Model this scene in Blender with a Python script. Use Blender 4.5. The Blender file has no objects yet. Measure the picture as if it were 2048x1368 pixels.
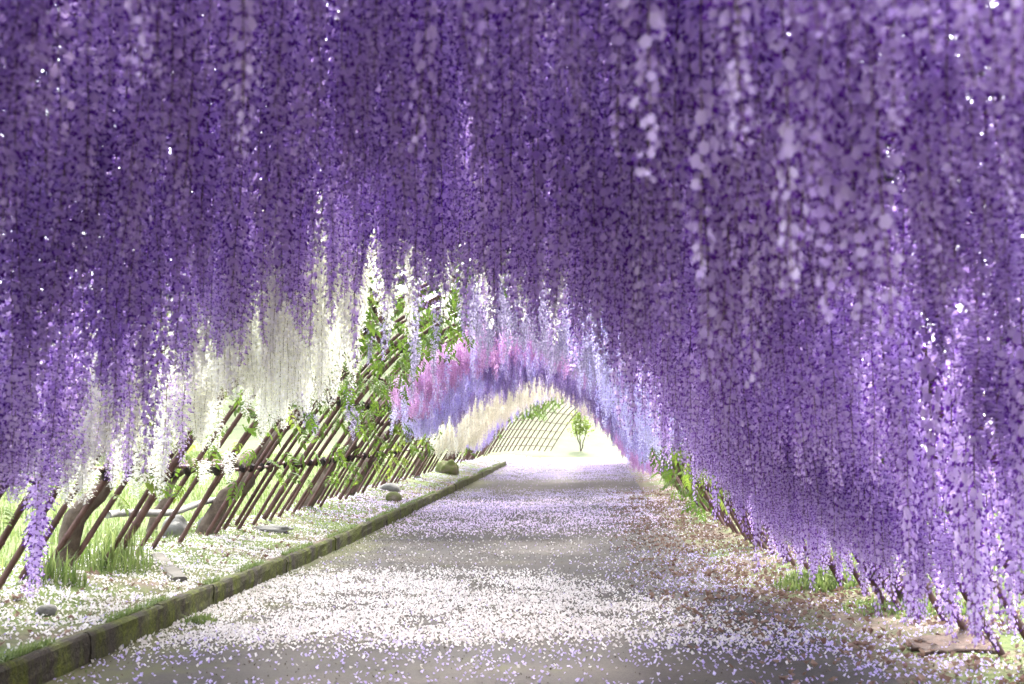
import bpy, math, random
import numpy as np
from mathutils import Vector

random.seed(7)
rng = np.random.default_rng(7)
R = math.radians
SC = bpy.context.scene
COL = SC.collection

# ------------------------------------------------------------------ camera
CAM_H = 1.1
cam = bpy.data.cameras.new('camera')
cam.sensor_width = 36.0
cam.lens = 36.0 * 2200 / 2048
cam.clip_start, cam.clip_end = 0.05, 2000
cam.dof.use_dof = True
cam.dof.focus_distance = 12.0
cam.dof.aperture_fstop = 3.4
cam_ob = bpy.data.objects.new('camera', cam)
COL.objects.link(cam_ob)
cam_ob.location = (0, 0, CAM_H)
cam_ob.rotation_euler = (R(90 + 6.46), 0, R(0.34))
SC.camera = cam_ob

# ------------------------------------------------------------------ light
SUN_EL, SUN_AZ = 50.0, 8.0          # azimuth measured from +Y (the way one looks) towards +X
w = bpy.data.worlds.new('World')
SC.world = w
w.use_nodes = True
nt = w.node_tree
nt.nodes.clear()
sky = nt.nodes.new('ShaderNodeTexSky')
sky.sky_type = 'NISHITA'
sky.sun_disc = False
sky.sun_elevation = R(SUN_EL)
sky.sun_rotation = R(SUN_AZ)
sky.air_density = 1.0
sky.dust_density = 3.0
bg = nt.nodes.new('ShaderNodeBackground')
bg.inputs['Strength'].default_value = 0.15
wo = nt.nodes.new('ShaderNodeOutputWorld')
hs = nt.nodes.new('ShaderNodeHueSaturation')      # thin cloud over the whole sky greys its blue
hs.inputs['Saturation'].default_value = .32
nt.links.new(sky.outputs[0], hs.inputs['Color'])
nt.links.new(hs.outputs[0], bg.inputs['Color'])
nt.links.new(bg.outputs[0], wo.inputs['Surface'])
sun = bpy.data.lights.new('sun', 'SUN')
sun.energy = 1.3
sun.angle = R(11)
sun.color = (1.0, 0.97, 0.92)
sun_ob = bpy.data.objects.new('sun', sun)
COL.objects.link(sun_ob)
sd = Vector((math.sin(R(SUN_AZ)) * math.cos(R(SUN_EL)), math.cos(R(SUN_AZ)) * math.cos(R(SUN_EL)), math.sin(R(SUN_EL))))
sun_ob.rotation_euler = sd.to_track_quat('Z', 'Y').to_euler()
sun_ob.location = (4, 40, 40)
SC.view_settings.view_transform = 'Standard'
SC.view_settings.look = 'None'
SC.view_settings.gamma = 1.0
SC.view_settings.use_curve_mapping = False
SC.view_settings.exposure = 3.5
SC.render.engine = 'CYCLES'
cy = SC.cycles
cy.max_bounces = 9
cy.diffuse_bounces = 5
cy.glossy_bounces = 2
cy.transmission_bounces = 6
cy.transparent_max_bounces = 4
cy.caustics_reflective = cy.caustics_refractive = False
cy.use_denoising = True
cy.sample_clamp_indirect = 6.0


# ------------------------------------------------------------------ helpers
def tag(o, label=None, cat=None, group=None, kind=None):
    if label: o['label'] = label
    if cat: o['category'] = cat
    if group: o['group'] = group
    if kind: o['kind'] = kind
    return o


def link(o, parent=None, loc=(0, 0, 0)):
    """link o with its origin at the WORLD point loc, under a parent that is not rotated"""
    COL.objects.link(o)
    loc = Vector(loc)
    if parent is not None:
        o.parent = parent
        p = parent
        while p is not None:
            loc = loc - p.location
            p = p.parent
    o.location = loc
    return o


def empty(name, loc):
    o = bpy.data.objects.new(name, None)
    o.empty_display_size = 0.2
    return link(o, None, loc)


def mesh_np(name, V, F, mats, mi=None, uv=None, tint=None, smooth=False):
    """V (n,3), F (m,k) all faces with k corners"""
    V = np.asarray(V, np.float32)
    F = np.asarray(F, np.int32)
    me = bpy.data.meshes.new(name)
    m, k = F.shape
    me.vertices.add(len(V))
    me.vertices.foreach_set('co', V.ravel())
    me.loops.add(m * k)
    me.loops.foreach_set('vertex_index', F.ravel())
    me.polygons.add(m)
    me.polygons.foreach_set('loop_start', np.arange(0, m * k, k, dtype=np.int32))
    me.polygons.foreach_set('loop_total', np.full(m, k, np.int32))
    for x in mats if isinstance(mats, (list, tuple)) else [mats]:
        me.materials.append(x)
    if mi is not None:
        me.polygons.foreach_set('material_index', np.asarray(mi, np.int32))
    me.polygons.foreach_set('use_smooth', np.full(m, bool(smooth)))
    if uv is not None:
        l = me.uv_layers.new(name='UVMap')
        l.data.foreach_set('uv', np.asarray(uv, np.float32)[F.ravel()].ravel())
    if tint is not None:
        a = me.attributes.new('tint', 'FLOAT', 'FACE')
        a.data.foreach_set('value', np.asarray(tint, np.float32))
    me.update(calc_edges=True)
    return me


class MB:
    """collects tubes and boxes (quads) into one mesh"""
    def __init__(s): s.V, s.F, s.M, s.n = [], [], [], 0

    def add(s, V, F, m=0):
        s.V.append(np.asarray(V, float)); s.F.append(np.asarray(F, int) + s.n); s.M.append(np.full(len(F), m)); s.n += len(V)

    def tube(s, P, rad, sides=8, m=0, cap=True, lump=0.0):
        P = np.asarray(P, float)
        n = len(P)
        rad = np.broadcast_to(np.asarray(rad, float), (n,))
        T = np.gradient(P, axis=0)
        T /= np.linalg.norm(T, axis=1)[:, None] + 1e-9
        ref = np.array([0.31, 0.9, 0.2]) if abs(T[:, 1]).mean() < 0.7 else np.array([0.2, 0.1, 0.97])
        A = np.cross(T, ref); A /= np.linalg.norm(A, axis=1)[:, None] + 1e-9
        B = np.cross(T, A)
        an = np.arange(sides) * 2 * math.pi / sides
        r = rad[:, None] * (1 + (lump * (rng.random((n, sides)) - .5) * 2 if lump else 0))
        V = P[:, None, :] + r[..., None] * (np.cos(an)[None, :, None] * A[:, None, :] + np.sin(an)[None, :, None] * B[:, None, :])
        V = V.reshape(-1, 3)
        i = np.arange(n - 1)[:, None] * sides
        j = np.arange(sides)[None, :]
        j2 = (j + 1) % sides
        F = np.stack([i + j, i + j2, i + sides + j2, i + sides + j], -1).reshape(-1, 4)
        V = list(V)
        F = list(F)
        if cap:
            for e, base in ((0, 0), (n - 1, (n - 1) * sides)):
                c = len(V); V.append(P[e])
                for q in range(0, sides, 2):
                    F.append([base + q, base + (q + 1) % sides, base + (q + 2) % sides, c])
        s.add(V, F, m)

    def build(s, name, mats, smooth=True):
        return mesh_np(name, np.concatenate(s.V), np.concatenate(s.F), mats, np.concatenate(s.M), smooth=smooth)


def hash2(i, j, seed):
    x = (i * 374761393 + j * 668265263 + seed * 982451653) & 0xffffffff
    x = ((x ^ (x >> 13)) * 1274126177) & 0xffffffff
    return ((x ^ (x >> 16)) & 0xffff) / 65535.0


def vnoise(x, y, seed=0):
    x = np.asarray(x, float); y = np.asarray(y, float)
    i = np.floor(x).astype(np.int64); j = np.floor(y).astype(np.int64)
    fx, fy = x - i, y - j
    fx = fx * fx * (3 - 2 * fx); fy = fy * fy * (3 - 2 * fy)
    a, b = hash2(i, j, seed), hash2(i + 1, j, seed)
    c, d = hash2(i, j + 1, seed), hash2(i + 1, j + 1, seed)
    return (a * (1 - fx) + b * fx) * (1 - fy) + (c * (1 - fx) + d * fx) * fy


def fbm(x, y, seed=0, o=3):
    t, a, s = 0, .5, 0
    for k in range(o):
        t = t + a * vnoise(x * 2 ** k, y * 2 ** k, seed + k * 17); s += a; a *= .5
    return t / s


def smooth01(x, a, b):
    t = np.clip((np.asarray(x, float) - a) / (b - a), 0, 1)
    return t * t * (3 - 2 * t)


# ------------------------------------------------------------------ the lie of the land
def ramp(d, c, k=4.0):
    h = (np.asarray(d, float) - c) / 2
    return h + np.sqrt(h * h + k)


def zg(d):
    d = np.asarray(d, float)
    return 0.042 * (ramp(d, 13) - 1.05 * ramp(d, 49, 2.0))


def xc(d):
    return 0.070 * ramp(d, 12) + .013 * np.clip(np.asarray(d, float) - 41, 0, 14) ** 2 + .36 * np.clip(np.asarray(d, float) - 55, 0, None)


LEFT_FOOT, RIGHT_FOOT = -3.5, 2.72
KERB_IN, KERB_OUT = -2.40, -2.48


def relief(s, d):
    """height of the ground over the level of the path"""
    s = np.asarray(s, float); d = np.asarray(d, float)
    l = np.where(s < KERB_OUT + .02, 0.155 * (1 - smooth01(d, 37, 42)) + 0.135 * smooth01(-s, 2.5, 3.7) + 0.25 * smooth01(-s, 4.2, 9) + .05 * np.clip(-s - 9, 0, 60), 0)
    r = 0.05 * smooth01(s, 1.9, 2.8) - .25 * smooth01(s, 3.4, 8)
    n = (fbm(s * 1.7, d * 1.7, 3) - .5) * 0.10 + (vnoise(s * 7, d * 7, 5) - .5) * 0.025
    mask = np.where(s < KERB_OUT + .02, smooth01(-s, 2.48, 2.75), smooth01(s, 1.7, 2.4))
    return l + r + n * mask


def gz(s, d):
    return zg(d) + relief(s, d)


def W(s, d, z):
    """section coordinates -> world"""
    return np.stack([xc(d) + np.asarray(s, float), np.asarray(d, float), zg(d) + np.asarray(z, float)], -1)


# the arch of the trellis, left foot t=0, crown t=.5, right foot t=1
def bez(P, t):
    t = np.asarray(t, float)[:, None]
    P = np.asarray(P, float)
    return (1 - t) ** 3 * P[0] + 3 * (1 - t) ** 2 * t * P[1] + 3 * (1 - t) * t * t * P[2] + t ** 3 * P[3]


APEX = (-0.4, 3.25)
_tt = np.linspace(0, 1, 120)
_l = bez([(LEFT_FOOT, .27), (-2.35, 2.25), (-1.6, 3.05), APEX], _tt)
_r = bez([APEX, (0.75, 3.05), (1.5, 2.25), (RIGHT_FOOT, .03)], _tt)
_A = np.concatenate([_l, _r[1:]])
_al = np.concatenate([[0], np.cumsum(np.linalg.norm(np.diff(_A, axis=0), axis=1))])
ARC = _al[-1]


def arch(t):
    a = np.asarray(t, float) * ARC
    return np.interp(a, _al, _A[:, 0]), np.interp(a, _al, _A[:, 1])


def arch_out(t):
    s0, z0 = arch(np.asarray(t) - .01); s1, z1 = arch(np.asarray(t) + .01)
    dx, dz = s1 - s0, z1 - z0
    l = np.hypot(dx, dz) + 1e-9
    return -dz / l, dx / l


# ------------------------------------------------------------------ materials
def new_mat(name):
    m = bpy.data.materials.new(name)
    m.use_nodes = True
    n = m.node_tree.nodes
    n.clear()
    return m, n, m.node_tree.links, n.new('ShaderNodeOutputMaterial')


def ramp_node(n, stops):
    r = n.new('ShaderNodeValToRGB')
    e = r.color_ramp.elements
    while len(e) < len(stops): e.new(.5)
    for q, (p, c) in zip(e, stops):
        q.position = p
        q.color = (*c, 1)
    return r


def noise_node(n, l, vec, scale, detail=4, rough=.6):
    t = n.new('ShaderNodeTexNoise')
    t.inputs['Scale'].default_value = scale
    t.inputs['Detail'].default_value = detail
    t.inputs['Roughness'].default_value = rough
    if vec is not None: l.new(vec, t.inputs['Vector'])
    return t


def petal_mat(name, col, col2, trans=.4, source='random', rough=.55):
    """thin petal or leaf: diffuse + translucent; tint differs from one instance or face to the next"""
    m, n, l, out = new_mat(name)
    if source == 'random':
        src = n.new('ShaderNodeObjectInfo').outputs['Random']
    else:
        a = n.new('ShaderNodeAttribute'); a.attribute_name = 'tint'
        src = a.outputs['Fac']
    geo = n.new('ShaderNodeNewGeometry')
    add = n.new('ShaderNodeMath'); add.operation = 'MULTIPLY_ADD'
    add.inputs[1].default_value = .55
    l.new(geo.outputs['Random Per Island'], add.inputs[0])
    mul = n.new('ShaderNodeMath'); mul.operation = 'MULTIPLY'; mul.inputs[1].default_value = .45
    l.new(src, mul.inputs[0])
    l.new(mul.outputs[0], add.inputs[2])
    mix = n.new('ShaderNodeMix'); mix.data_type = 'RGBA'
    mix.inputs[6].default_value = (*col, 1); mix.inputs[7].default_value = (*col2, 1)
    l.new(add.outputs[0], mix.inputs[0])
    d = n.new('ShaderNodeBsdfPrincipled'); d.inputs['Roughness'].default_value = rough
    d.inputs['Specular IOR Level'].default_value = .25
    t = n.new('ShaderNodeBsdfTranslucent')
    ms = n.new('ShaderNodeMixShader'); ms.inputs[0].default_value = trans
    l.new(mix.outputs[2], d.inputs['Base Color']); l.new(mix.outputs[2], t.inputs['Color'])
    l.new(d.outputs[0], ms.inputs[1]); l.new(t.outputs[0], ms.inputs[2]); l.new(ms.outputs[0], out.inputs['Surface'])
    return m


def rough_mat(name, stops, scale=6, rough=.85, bump=.4, bscale=30, stretch=(1, 1, 1), rnd=.0):
    m, n, l, out = new_mat(name)
    tc = n.new('ShaderNodeTexCoord')
    mp = n.new('ShaderNodeMapping'); mp.inputs['Scale'].default_value = stretch
    l.new(tc.outputs['Object'], mp.inputs[0])
    vec = mp.outputs[0]
    if rnd:
        oi = n.new('ShaderNodeObjectInfo')
        va = n.new('ShaderNodeVectorMath'); va.operation = 'MULTIPLY_ADD'
        va.inputs[1].default_value = (17, 23, 31)
        l.new(oi.outputs['Random'], va.inputs[0]); l.new(vec, va.inputs[2]); vec = va.outputs[0]
    a = noise_node(n, l, vec, scale, 6, .65)
    r = ramp_node(n, stops)
    l.new(a.outputs['Fac'], r.inputs[0])
    b = n.new('ShaderNodeBsdfPrincipled'); b.inputs['Roughness'].default_value = rough
    b.inputs['Specular IOR Level'].default_value = .3
    l.new(r.outputs[0], b.inputs['Base Color'])
    c = noise_node(n, l, vec, bscale, 5, .7)
    bp = n.new('ShaderNodeBump'); bp.inputs['Strength'].default_value = bump; bp.inputs['Distance'].default_value = .02
    l.new(c.outputs['Fac'], bp.inputs['Height']); l.new(bp.outputs[0], b.inputs['Normal'])
    l.new(b.outputs[0], out.inputs['Surface'])
    return m


M_pole = rough_mat('pole_bark', [(.25, (.035, .018, .015)), (.5, (.085, .042, .034)), (.8, (.15, .082, .066))], 5, .7, .5, 40, (3, 3, 1), rnd=1)
M_binding = rough_mat('dark_binding', [(.3, (.012, .009, .009)), (.7, (.035, .024, .02))], 30, .9, .6, 80)
M_rail_grey = rough_mat('weathered_grey', [(.3, (.09, .085, .08)), (.7, (.20, .19, .175))], 8, .8, .4, 40)
M_trunk = rough_mat('vine_bark', [(.25, (.03, .02, .015)), (.5, (.08, .058, .042)), (.8, (.17, .135, .10))], 7, .95, 1.0, 22, rnd=1)
M_cutwood = rough_mat('cut_wood', [(.3, (.30, .24, .16)), (.7, (.46, .38, .27))], 14, .85, .3, 40)
M_stone = rough_mat('stone', [(.3, (.06, .056, .05)), (.55, (.13, .125, .112)), (.8, (.24, .23, .21))], 4, .9, .8, 18, rnd=1)
M_mossstone = rough_mat('mossy_stone', [(.3, (.05, .065, .015)), (.5, (.09, .10, .03)), (.62, (.12, .10, .07)), (.8, (.20, .18, .14))], 3, .95, 1.0, 30, rnd=1)
M_concrete = rough_mat('concrete', [(.3, (.055, .048, .040)), (.7, (.13, .115, .095))], 5, .9, .5, 40)
M_leaf = petal_mat('wisteria_leaf', (.045, .095, .012), (.11, .165, .024), .5)
M_leafyoung = petal_mat('wisteria_young_leaf', (.095, .16, .022), (.19, .235, .045), .55)
M_shade_canopy = petal_mat('shade_canopy_leaf', (.05, .10, .015), (.10, .16, .03), .38)  # for the leaf layer added over the arch to block light
M_grass = petal_mat('grass_blade', (.06, .11, .018), (.20, .235, .085), .4, 'tint')
M_litter = petal_mat('dead_leaf', (.12, .065, .05), (.24, .165, .125), .15, 'tint', .8)
M_pet_white = petal_mat('fallen_white', (.46, .41, .38), (.78, .75, .76), .3, 'tint')
M_pet_lilac = petal_mat('fallen_lilac', (.34, .25, .58), (.66, .60, .78), .3, 'tint')
M_pet_mauve = petal_mat('fallen_mauve', (.58, .42, .66), (.80, .72, .84), .3, 'tint')
M_stalk = rough_mat('flower_stalk', [(.3, (.10, .085, .03)), (.7, (.19, .15, .06))], 10, .8, .1, 40)


def ground_mat():
    m, n, l, out = new_mat('ground_soil')
    uv = n.new('ShaderNodeUVMap')
    sep = n.new('ShaderNodeSeparateXYZ'); l.new(uv.outputs[0], sep.inputs[0])
    big = noise_node(n, l, uv.outputs[0], 1.1, 6, .6)
    fine = noise_node(n, l, uv.outputs[0], 22, 6, .7)
    soil = ramp_node(n, [(.25, (.04, .028, .02)), (.5, (.095, .068, .05)), (.75, (.18, .135, .10))])
    l.new(fine.outputs['Fac'], soil.inputs[0])
    green = ramp_node(n, [(.25, (.03, .048, .010)), (.55, (.075, .098, .024)), (.8, (.15, .16, .06))])
    l.new(fine.outputs['Fac'], green.inputs[0])
    # more green away from the path
    mr = n.new('ShaderNodeMapRange'); mr.inputs[1].default_value = 2.3; mr.inputs[2].default_value = 4.2
    ab = n.new('ShaderNodeMath'); ab.operation = 'ABSOLUTE'; l.new(sep.outputs[0], ab.inputs[0]); l.new(ab.outputs[0], mr.inputs[0])
    ad = n.new('ShaderNodeMath'); ad.operation = 'MULTIPLY_ADD'; ad.inputs[1].default_value = .38
    l.new(mr.outputs[0], ad.inputs[0]); l.new(big.outputs['Fac'], ad.inputs[2])
    th = n.new('ShaderNodeMapRange'); th.inputs[1].default_value = .47; th.inputs[2].default_value = .66
    l.new(ad.outputs[0], th.inputs[0])
    mix = n.new('ShaderNodeMix'); mix.data_type = 'RGBA'
    l.new(th.outputs[0], mix.inputs[0]); l.new(soil.outputs[0], mix.inputs[6]); l.new(green.outputs[0], mix.inputs[7])
    b = n.new('ShaderNodeBsdfPrincipled'); b.inputs['Roughness'].default_value = .95; b.inputs['Specular IOR Level'].default_value = .2
    l.new(mix.outputs[2], b.inputs['Base Color'])
    bp = n.new('ShaderNodeBump'); bp.inputs['Strength'].default_value = .8; bp.inputs['Distance'].default_value = .03
    l.new(fine.outputs['Fac'], bp.inputs['Height']); l.new(bp.outputs[0], b.inputs['Normal'])
    l.new(b.outputs[0], out.inputs['Surface'])
    return m


def path_mat():
    m, n, l, out = new_mat('trodden_earth')
    uv = n.new('ShaderNodeUVMap')
    mp = n.new('ShaderNodeMapping'); mp.inputs['Scale'].default_value = (.55, 1.3, 1)
    l.new(uv.outputs[0], mp.inputs[0])
    big = noise_node(n, l, mp.outputs[0], 1.0, 6, .65)
    fine = noise_node(n, l, uv.outputs[0], 45, 5, .75)
    base = ramp_node(n, [(.25, (.020, .016, .015)), (.5, (.039, .031, .027)), (.75, (.070, .056, .046))])
    l.new(big.outputs['Fac'], base.inputs[0])
    gr = ramp_node(n, [(.3, (.42, .42, .42)), (.7, (1.4, 1.4, 1.4))])
    l.new(fine.outputs['Fac'], gr.inputs[0])
    mu = n.new('ShaderNodeMix'); mu.data_type = 'RGBA'; mu.blend_type = 'MULTIPLY'; mu.inputs[0].default_value = 1
    l.new(base.outputs[0], mu.inputs[6]); l.new(gr.outputs[0], mu.inputs[7])
    # thin moss along the kerb and in patches
    sep = n.new('ShaderNodeSeparateXYZ'); l.new(uv.outputs[0], sep.inputs[0])
    mr = n.new('ShaderNodeMapRange'); mr.inputs[1].default_value = -1.6; mr.inputs[2].default_value = -2.4; l.new(sep.outputs[0], mr.inputs[0])
    pn = noise_node(n, l, uv.outputs[0], 2.6, 5, .7)
    ad = n.new('ShaderNodeMath'); ad.operation = 'MULTIPLY_ADD'; ad.inputs[1].default_value = .28; l.new(mr.outputs[0], ad.inputs[0]); l.new(pn.outputs['Fac'], ad.inputs[2])
    th = n.new('ShaderNodeMapRange'); th.inputs[1].default_value = .55; th.inputs[2].default_value = .75; th.inputs[4].default_value = .75; l.new(ad.outputs[0], th.inputs[0])
    mx = n.new('ShaderNodeMix'); mx.data_type = 'RGBA'; mx.inputs[7].default_value = (.058, .058, .014, 1)
    l.new(th.outputs[0], mx.inputs[0]); l.new(mu.outputs[2], mx.inputs[6])
    b = n.new('ShaderNodeBsdfPrincipled'); b.inputs['Roughness'].default_value = .9; b.inputs['Specular IOR Level'].default_value = .25
    l.new(mx.outputs[2], b.inputs['Base Color'])
    bp = n.new('ShaderNodeBump'); bp.inputs['Strength'].default_value = .6; bp.inputs['Distance'].default_value = .012
    l.new(fine.outputs['Fac'], bp.inputs['Height']); l.new(bp.outputs[0], b.inputs['Normal'])
    l.new(b.outputs[0], out.inputs['Surface'])
    return m


def kerb_mat():
    m, n, l, out = new_mat('mossy_concrete')
    tc = n.new('ShaderNodeTexCoord')
    geo = n.new('ShaderNodeNewGeometry')
    mp = n.new('ShaderNodeMapping'); mp.inputs['Scale'].default_value = (1.6, 1.6, .45)
    l.new(geo.outputs['Position'], mp.inputs[0])
    a = noise_node(n, l, mp.outputs[0], 3.0, 7, .7)
    f = noise_node(n, l, geo.outputs['Position'], 40, 5, .7)
    moss = ramp_node(n, [(.3, (.015, .019, .002)), (.55, (.062, .070, .006)), (.75, (.13, .14, .014))])
    conc = ramp_node(n, [(.3, (.010, .008, .006)), (.7, (.055, .043, .030))])
    l.new(f.outputs['Fac'], moss.inputs[0]); l.new(f.outputs['Fac'], conc.inputs[0])
    th = n.new('ShaderNodeMapRange'); th.inputs[1].default_value = .42; th.inputs[2].default_value = .58
    l.new(a.outputs['Fac'], th.inputs[0])
    mx = n.new('ShaderNodeMix'); mx.data_type = 'RGBA'
    l.new(th.outputs[0], mx.inputs[0]); l.new(conc.outputs[0], mx.inputs[6]); l.new(moss.outputs[0], mx.inputs[7])
    b = n.new('ShaderNodeBsdfPrincipled'); b.inputs['Roughness'].default_value = .95; b.inputs['Specular IOR Level'].default_value = .2
    l.new(mx.outputs[2], b.inputs['Base Color'])
    bp = n.new('ShaderNodeBump'); bp.inputs['Strength'].default_value = .9; bp.inputs['Distance'].default_value = .02
    l.new(f.outputs['Fac'], bp.inputs['Height']); l.new(bp.outputs[0], b.inputs['Normal'])
    l.new(b.outputs[0], out.inputs['Surface'])
    return m


M_ground, M_path, M_kerb = ground_mat(), path_mat(), kerb_mat()


# ------------------------------------------------------------------ ground, path, kerb, hill
def sheet(name, S, D, zf, mat, smooth=True):
    SS, DD = np.meshgrid(S, D)
    s, d = SS.ravel(), DD.ravel()
    V = np.stack([xc(np.minimum(d, 120)) + s, d, zf(s, d)], -1)
    ns, nd = len(S), len(D)
    i = (np.arange(nd - 1)[:, None] * ns + np.arange(ns - 1)[None, :]).ravel()
    F = np.stack([i, i + 1, i + ns + 1, i + ns], -1)
    return mesh_np(name, V, F, mat, uv=np.stack([s, d], -1), smooth=smooth)


S_g = np.unique(np.concatenate([[-600, -300, -150, -80, -50, -35, -25, -18], np.arange(-14, -4.2, .5), np.arange(-4.2, -2.50, .08), [-2.49, -2.462, -2.45, -2.39],
                                np.arange(-2.2, 1.6, .6), np.arange(1.6, 3.6, .08), np.arange(3.6, 12, .6), [14, 18, 25, 40, 60, 100, 200, 400, 600]]))
D_g = np.unique(np.concatenate([[-200, -100, -50, -25, -12, -6, -2], np.arange(0, 5, .5), np.arange(5, 22, .1), np.arange(22, 56, .35), np.arange(56, 90, 3), [100, 130, 200, 300, 450, 700]]))
g = bpy.data.objects.new('ground', sheet('ground', S_g, D_g, lambda s, d: zg(np.minimum(d, 90)) + relief(s, d) - .006 * (np.abs(s) < 2.4), M_ground))
tag(link(g), 'soil and mossy grass ground on both sides of the path', 'ground', kind='structure')

S_p = np.arange(KERB_IN - .06, 2.01, .11)
D_p = np.concatenate([np.arange(-8, 5, .5), np.arange(5, 20, .12), np.arange(20, 75, .5)])
def pathz(s, d):
    edge = smooth01(s, 1.75, 2.0) * .02
    return zg(d) + .006 + (fbm(s * .8, d * .8, 21) - .5) * .012 * smooth01(s, -2.4, -1.8) - edge + relief(s, d) * smooth01(s, 1.6, 1.9)
p = bpy.data.objects.new('path', sheet('path', S_p, D_p, pathz, M_path))
tag(link(p), 'trodden earth path strewn with fallen blossoms, running under the tunnel', 'path', kind='structure')

# hillside beyond the end of the tunnel
def hillz(s, d):
    x = s + xc(np.minimum(d, 120))
    up = smooth01(d, 52, 88)
    return zg(np.minimum(d, 90)) - .25 + up * np.clip(7.5 - .55 * (x - 2.5), .3, 14) + (fbm(s * .35, d * .35, 8) - .5) * .8 * up
M_hill = rough_mat('hill_grass', [(.3, (.040, .052, .018)), (.55, (.065, .078, .030)), (.8, (.10, .11, .05))], 1.2, .95, .6, 8)
h = bpy.data.objects.new('hill', sheet('hill', np.arange(-60, 61, 1.5), np.arange(50.5, 130, 1.5), hillz, M_hill))
tag(link(h), 'pale grassy hillside beyond the far end of the tunnel', 'hill', kind='structure')

# kerb: low mossy concrete blocks end to end
kerb = empty('kerb', W(KERB_IN, 6, 0))
tag(kerb, 'low mossy concrete kerb between the path and the left bank', 'kerb', kind='structure')
def kerb_block(d0, d1, seed):
    n = max(4, int((d1 - d0) / .07))
    D = np.linspace(d0, d1, n)
    prof = [(-.0, -.12), (.0, .03), (.0, .07), (.0, .11), (-.004, .15), (-.018, .168), (-.036, .172), (-.05, .172), (-.062, .167), (-.07, .14), (-.07, -.12)]
    V = []
    for q, (a, z) in enumerate(prof):
        amp = .011 if 0 < q < 9 else 0
        nz = (fbm(D * 5 + q * 1.3, np.full(n, q * 1.7 + seed), 31) - .5) * 2 * amp
        s = KERB_IN + a + nz + (vnoise(D * 21, np.full(n, q * 3.1), 4) - .5) * amp
        V.append(W(s, D, z + nz * .8))
    V = np.stack(V, 1)
    k = len(prof)
    i = (np.arange(n - 1)[:, None] * k + np.arange(k - 1)[None, :]).ravel()
    F = [[a, a + k, a + k + 1, a + 1] for a in i]
    V = list(V.reshape(-1, 3))
    for base in (0, (n - 1) * k):
        for q in range(0, k - 2, 2):
            F.append([base + q, base + q + 1, base + q + 2, base + q + 2][:4] if False else [base + q, base + q + 1, base + q + 2, base + k - 1])
    return np.array(V), np.array(F)
edges = np.concatenate([[-4, 0], np.arange(1.4, 41, 1.2)])
for a, b in zip(edges[:-1], edges[1:]):
    V, F = kerb_block(a + .006, b - .006, a)
    c = V.mean(0)
    me = mesh_np('kerb_block', V - c, F, M_kerb, smooth=False)
    o = link(bpy.data.objects.new('kerb_block', me), kerb, c + np.array([random.uniform(-.008, .008), 0, random.uniform(-.010, .006)]))
    o.rotation_euler = (R(random.uniform(-.25, .25)), R(random.uniform(-1.5, 1.5)), R(random.uniform(-.35, .35)))

# ------------------------------------------------------------------ the trellis
TREL = empty('tunnel_trellis', W(APEX[0], 10, 0))
tag(TREL, 'arched trellis of dark brown poles and lashed rails carrying the wisteria', 'trellis')

def pole_mesh(seed, r=.022):
    rs = np.random.default_rng(seed)
    t = [0.0]
    rad = []
    a, L, rr = [], [], []
    x = -.25
    while x < ARC + .25:
        x += rs.uniform(.26, .42)
        for dx, k in ((-.05, 1.0), (-.014, 1.02), (0, 1.22), (.014, 1.02)):
            a.append(x + dx); rr.append(r * k)
        a.append(x + .12); rr.append(r * .97)
    a = np.array(a); rr = np.array(rr)
    o = np.argsort(a); a, rr = a[o], rr[o]
    s = np.interp(a, _al, _A[:, 0]); z = np.interp(a, _al, _A[:, 1])
    lo = a < 0; hi = a > ARC
    s = np.where(lo, LEFT_FOOT + a * .45, np.where(hi, RIGHT_FOOT + (a - ARC) * .45, s))
    z = np.where(lo, .27 + a * .9, np.where(hi, .03 - (a - ARC) * .9, z))
    wob = (vnoise(a * .9, np.full(len(a), seed * 3.7), 9) - .5) * .07
    P = np.stack([s + wob * .5, wob, z + wob * .3], -1)
    b = MB(); b.tube(P, rr, 7)
    return b.build('arch_pole', M_pole)
pole_variants = [pole_mesh(k) for k in range(5)]
thick_variants = [pole_mesh(k + 20, .034) for k in range(2)]
D_END = 48.5
pole_d = []
d = -2.0
k = 0
while d < 43.2:
    me = thick_variants[k % 2] if k % 11 == 6 else pole_variants[random.randrange(5)]
    o = bpy.data.objects.new('arch_pole', me)
    link(o, TREL, W(0, d, 0) + np.array([random.uniform(-.03, .03), 0, random.uniform(-.03, .03)]))
    o.rotation_euler = (R(random.uniform(-1.2, 1.2)), 0, R(random.uniform(-1.2, 1.2)))
    pole_d.append(d)
    d += random.uniform(.34, .50)
    k += 1
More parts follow.
